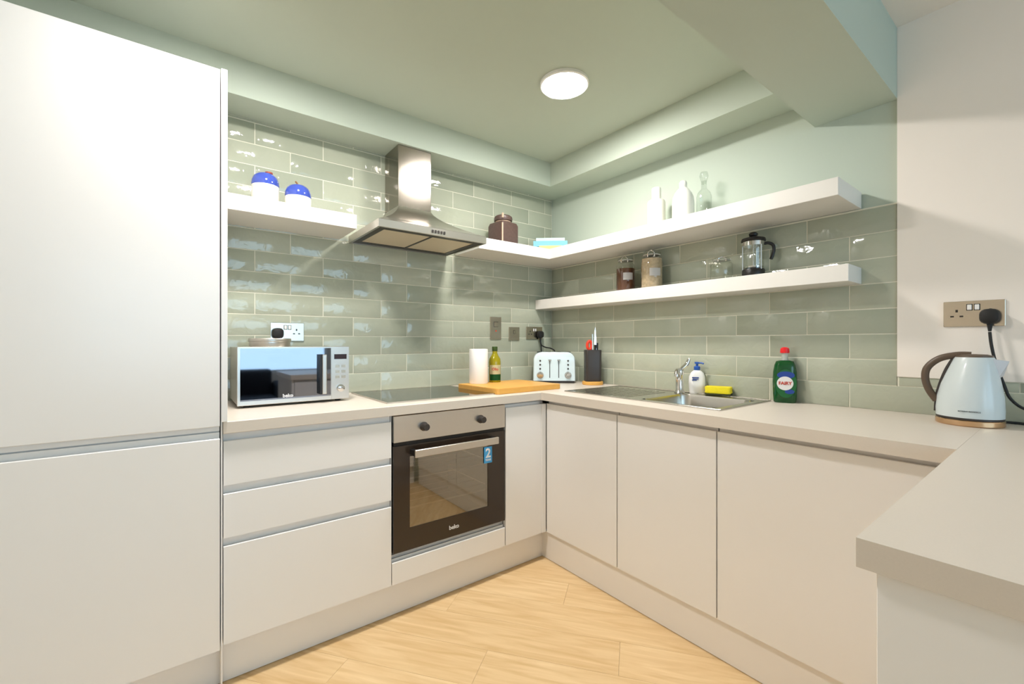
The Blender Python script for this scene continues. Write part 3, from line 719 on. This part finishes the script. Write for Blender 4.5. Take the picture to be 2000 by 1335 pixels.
# ------------------------------------------------------------------ knife block
t = thing('knife_block', 'dark knife block on a round wooden base with knives and red scissors', 'knife block', (-.094, -.478, ZW), R(-37))
LT('base', 'bamboo', t, [(0, 0), (.062, 0), (.065, .003), (.065, .018), (.062, .021), (0, .021)], 36)
bm = bmesh.new(); rings = [[(p[0]*s_, p[1]*s_, z) for p in rrect(.100, .080, .02, 5)] for s_, z in ((.97, .0212), (1, .026), (1.03, .214), (1.0, .218))]; loft(bm, rings); obj('block', bm, 'dark_plastic', t, True)
TB('scissor_handle', 'red_plastic', t, [(-.020+.0*k+.014*math.cos(a), .0, .246+.026*math.sin(a)) for k, a in enumerate([2*PI*i/16 for i in range(17)])], .0095, 8)
B('knife_blade', 'steel_h', t, -.006, .0, -.012, .004, .219, .318, bev=.0008)
bm = bmesh.new(); prism(bm, [(.008, .219), (.024, .219), (.022, .29), (.016, .362), (.011, .33)], 'y', -.004, -.001); obj('knife_blade', bm, 'chrome', t)
TB('knife_handle', 'black', t, [(.030, .01, .217), (.031, .01, .262)], .007, 10)
TB('knife_handle', 'black', t, [(.014, -.018, .217), (.015, -.020, .250)], .006, 10)

# ------------------------------------------------------------------ sink and tap
t = thing('sink', 'inset stainless steel sink with draining board', 'sink', ((SX0+SX1)/2, (SY0+SY1)/2, ZW)); l = t.location
def RL(a): return [a[0]-l.x, a[1]-l.x, a[2]-l.y, a[3]-l.y]
bm = bmesh.new()
xs = [SX0-l.x, bx0-l.x, bx1-l.x, SX1-l.x]; ys = [SY0-l.y, by0-l.y, by1-l.y, SY1-l.y]
slab_hole(bm, xs, ys, .0004, .0032); obj('deck', bm, 'sink_steel', t)
bm = bmesh.new()
for a in ((SX0, SX0+.008, SY0, SY1), (SX1-.008, SX1, SY0, SY1), (SX0+.008, SX1-.008, SY0, SY0+.008), (SX0+.008, SX1-.008, SY1-.008, SY1)): box(bm, *RL(a), .0032, .0058, bev=.001)
obj('rim', bm, 'sink_steel', t)
bm = bmesh.new(); cxb, cyb = (bx0+bx1)/2-l.x, (by0+by1)/2-l.y; wb, hb = bx1-bx0, by1-by0
rings = []
for s_, z, rr_ in ((1.0, .0032, .045), (.985, -.006, .045), (.96, -.10, .05), (.93, -.145, .06), (.84, -.16, .07), (.3, -.164, .04)):
    rings.append([(cxb+p[0], cyb+p[1], z) for p in rrect(wb*s_, hb*s_, rr_*(wb*s_/.35) if s_ < .5 else rr_, 6)])
loft(bm, rings, cap=False); 
bm.faces.new(bm.verts[-28:]) if False else None
obj('bowl', bm, 'sink_steel', t, True)
LT('drain', 'chrome', t, [(0, -.1625), (.045, -.1625), (.055, -.1610), (.056, -.1640), (0, -.166)], 28, (cxb, cyb, 0))
for k in range(9):
    y_ = SY1-.06-k*.038; B('drainer_ridge', 'sink_steel', t, *RL((-.46, -.14, y_-.005, y_+.005)), .0032, .0052, bev=.0008)
t = thing('mixer_tap', 'chrome mixer tap with lever handle at the back of the sink', 'tap', (-.105, -1.085, ZW+.0033))
LT('body', 'chrome', t, [(0, 0), (.026, 0), (.027, .004), (.022, .010), (.019, .016), (.0185, .090), (.021, .100), (.019, .116), (0, .120)], 28)
TB('spout', 'chrome', t, spline([(-.008, -.004, .075), (-.045, -.022, .105), (-.095, -.045, .122), (-.125, -.060, .112), (-.130, -.062, .094)], 6), .0105, 12)
TB('lever', 'chrome', t, spline([(0, 0, .116), (.012, -.010, .128), (.028, -.024, .150), (.036, -.032, .178)], 5), .005, 10, rr=[.008+.003*math.sin(PI*k/15) for k in range(16)])
LT('neck', 'chrome', t, [(.014, .118), (.012, .126), (0, .128)], 20)

# ------------------------------------------------------------------ soap, sponge, washing-up liquid
t = thing('soap_dispenser', 'white hand soap bottle with blue pump behind the sink', 'soap bottle', (-.042, -1.145, ZW+.0033), R(-55))
bm = bmesh.new(); rings = []
for z, w_, d_ in ((0, .070, .044), (.004, .076, .050), (.05, .082, .052), (.085, .078, .048), (.105, .062, .042), (.116, .036, .034), (.119, .026, .026)):
    rings.append([(p[0], p[1], z) for p in rrect(w_, d_, min(w_, d_)*.48, 5)])
loft(bm, rings); obj('bottle', bm, 'white_plastic', t, True)
LT('collar', 'soap_blue', t, [(.0145, .119), (.0155, .121), (.0155, .136), (.012, .139), (0, .139)], 20)
LT('pump', 'soap_blue', t, [(.006, .138), (.006, .150), (.012, .152), (.012, .160), (0, .162)], 16)
TB('nozzle', 'soap_blue', t, [(0, 0, .156), (.020, -.010, .156), (.030, -.015, .152)], .004, 8)
bm = bmesh.new()
for a in ((-.026, .006, .078, .084), (-.026, -.004, .066, .071), (-.022, .004, .071, .075)): box(bm, a[0], a[1], -.0268, -.0235, a[2], a[3])
obj('print', bm, 'text_blue', t)
t = thing('sponge', 'yellow scouring sponge with dark pad beside the soap bottle', 'sponge', (-.050, -1.262, ZW+.0058), R(-72))
bm = bmesh.new(); pr_ = rrect(.120, .068, .012, 4); loft(bm, [[(p[0]*s_, p[1]*s_, z) for p in pr_] for s_, z in ((.94, .009), (1, .013), (.96, .022), (1, .034), (.95, .041))]); obj('foam', bm, 'sponge', t, True)
B('scouring_pad', 'scourer', t, -.058, .058, -.033, .033, 0, .009, bev=.002)
t = thing('washing_up_liquid', 'green washing-up liquid bottle with red cap right of the sink', 'bottle', (-.043, -1.556, ZW), R(-62))
bm = bmesh.new(); rings = []
for z, w_, d_ in ((0, .080, .046), (.004, .087, .052), (.03, .090, .054), (.09, .094, .056), (.135, .090, .054), (.165, .080, .048), (.182, .066, .042), (.186, .040, .036)):
    rings.append([(p[0], p[1], z) for p in rrect(w_, d_, min(w_, d_)*.46, 5)])
loft(bm, rings); obj('bottle', bm, 'soap_green', t, True)
LT('neck', 'clear_plastic', t, [(.016, .186), (.0125, .192), (.0125, .222), (.010, .224)], 20)
LT('cap', 'cap_red', t, [(0, .218), (.0175, .218), (.0185, .222), (.0165, .238), (.010, .243), (0, .244)], 20)
def disc(name, m, parent, rx, rz, x, z, y, th=.0008, n=32):
    bm = bmesh.new(); prism(bm, [(x+rx*math.cos(2*PI*i/n), z+rz*math.sin(2*PI*i/n)) for i in range(n)], 'y', y-th, y); return obj(name, bm, m, parent)
lab = disc('label', 'green_label', t, .040, .062, 0, .085, -.0272)
disc('label_arc', 'blue_label', lab, .033, .016, .0, .122, -.0279)
disc('label_arc', 'blue_label', lab, .018, .010, .014, .050, -.0279)
disc('label_disc', 'label', lab, .031, .030, -.003, .086, -.0286)
text('label_text', 'FAIRY', .019, 'red_print', lab, (-.003, -.0300, .086), (R(90), 0, 0), bold=.0006)

# ------------------------------------------------------------------ kettle
KX, KY = -.135, -2.132
t = thing('kettle', 'pale blue electric kettle with brown handle beside the cream wall', 'kettle', (KX, KY, ZW), R(-84))
LT('power_base', 'copper', t, [(0, 0), (.077, 0), (.080, .003), (.080, .017), (.077, .020), (0, .020)], 44)
LT('base_ring', 'dark_plastic', t, [(.074, .0202), (.0785, .0205), (.0785, .026), (.074, .0265)], 44)
bm = bmesh.new(); rings = []; n = 44
for z, r_, ox in ((.0265, .0785, 0), (.05, .0790, 0), (.09, .0765, .001), (.13, .0690, .003), (.165, .0600, .006), (.195, .0515, .009), (.212, .0470, .011), (.217, .0440, .011)):
    rings.append([(ox+r_*math.cos(2*PI*i/n), r_*math.sin(2*PI*i/n), z) for i in range(n)])
loft(bm, rings); obj('body', bm, 'kettle_blue', t, True)
LT('lid', 'kettle_brown', t, [(.044, .217), (.043, .222), (.030, .226), (0, .2275)], 36, (.011, 0, 0))
TB('handle', 'kettle_brown', t, spline([(.005, 0, .224), (-.030, 0, .223), (-.070, 0, .210), (-.098, 0, .180), (-.104, 0, .145), (-.095, 0, .105), (-.076, 0, .070)], 6), .0105, 12)
TB('handle_spine', 'dark_plastic', t, spline([(-.036, 0, .211), (-.0520, 0, .175), (-.0655, 0, .13), (-.0745, 0, .085), (-.0775, 0, .035)], 6), .006, 10)
bm = bmesh.new()
loft(bm, [[(.050, -.026, .212), (.050, .026, .212), (.062, .014, .150), (.062, -.014, .150)], [(.086, -.006, .206), (.086, .006, .206), (.074, .005, .160), (.074, -.005, .160)]]); obj('spout', bm, 'spout_metal', t)
text('logo', 'MORPHY RICHARDS', .0055, 'text_dark', t, (.0, -.0793, .048), (R(90), 0, 0), bold=.0001)
mi = Matrix.Translation((KX, KY, ZW))@Matrix.Rotation(R(-84), 4, 'Z'); inv = mi.inverted()
plug(t, inv@Vector((-.012, -2.168, 1.257)), R(-6))
TB('cable', 'rubber', t, [inv@Vector(p) for p in spline([(-.028, -2.168, 1.205), (-.030, -2.172, 1.16), (-.030, -2.182, 1.10), (-.030, -2.20, 1.03), (-.028, -2.215, .985), (-.022, -2.25, .955), (-.020, -2.31, .965)], 6)], .0042, 8)
TB('cable', 'rubber', t, [inv@Vector(p) for p in spline([(-.07, -2.165, .912), (-.03, -2.21, .9105), (-.015, -2.30, .9105), (-.016, -2.36, .93), (-.020, -2.34, .96), (-.020, -2.31, .965)], 6)], .0042, 8)

# ------------------------------------------------------------------ lounge furniture (seen only in reflections)
t = thing('sofa', 'dark sofa under the lounge window, mirrored in the microwave door', 'sofa', (-2.0, -5.2, 0))
B('seat', 'sofa', t, -.95, .95, -.35, .35, .12, .42, bev=.04, seg=3); B('backrest', 'sofa', t, -.95, .95, -.5, -.36, .12, .78, bev=.05, seg=3)
for s_ in (-1, 1): B('armrest', 'sofa', t, s_*1.06-.105, s_*1.06+.105, -.5, .35, .12, .6, bev=.05, seg=3)
for s_ in (-1, 1):
    for y_ in (-.42, .28): LT('leg', 'black', t, [(.025, 0), (.03, .12)], 12, (s_*1.0, y_, 0))
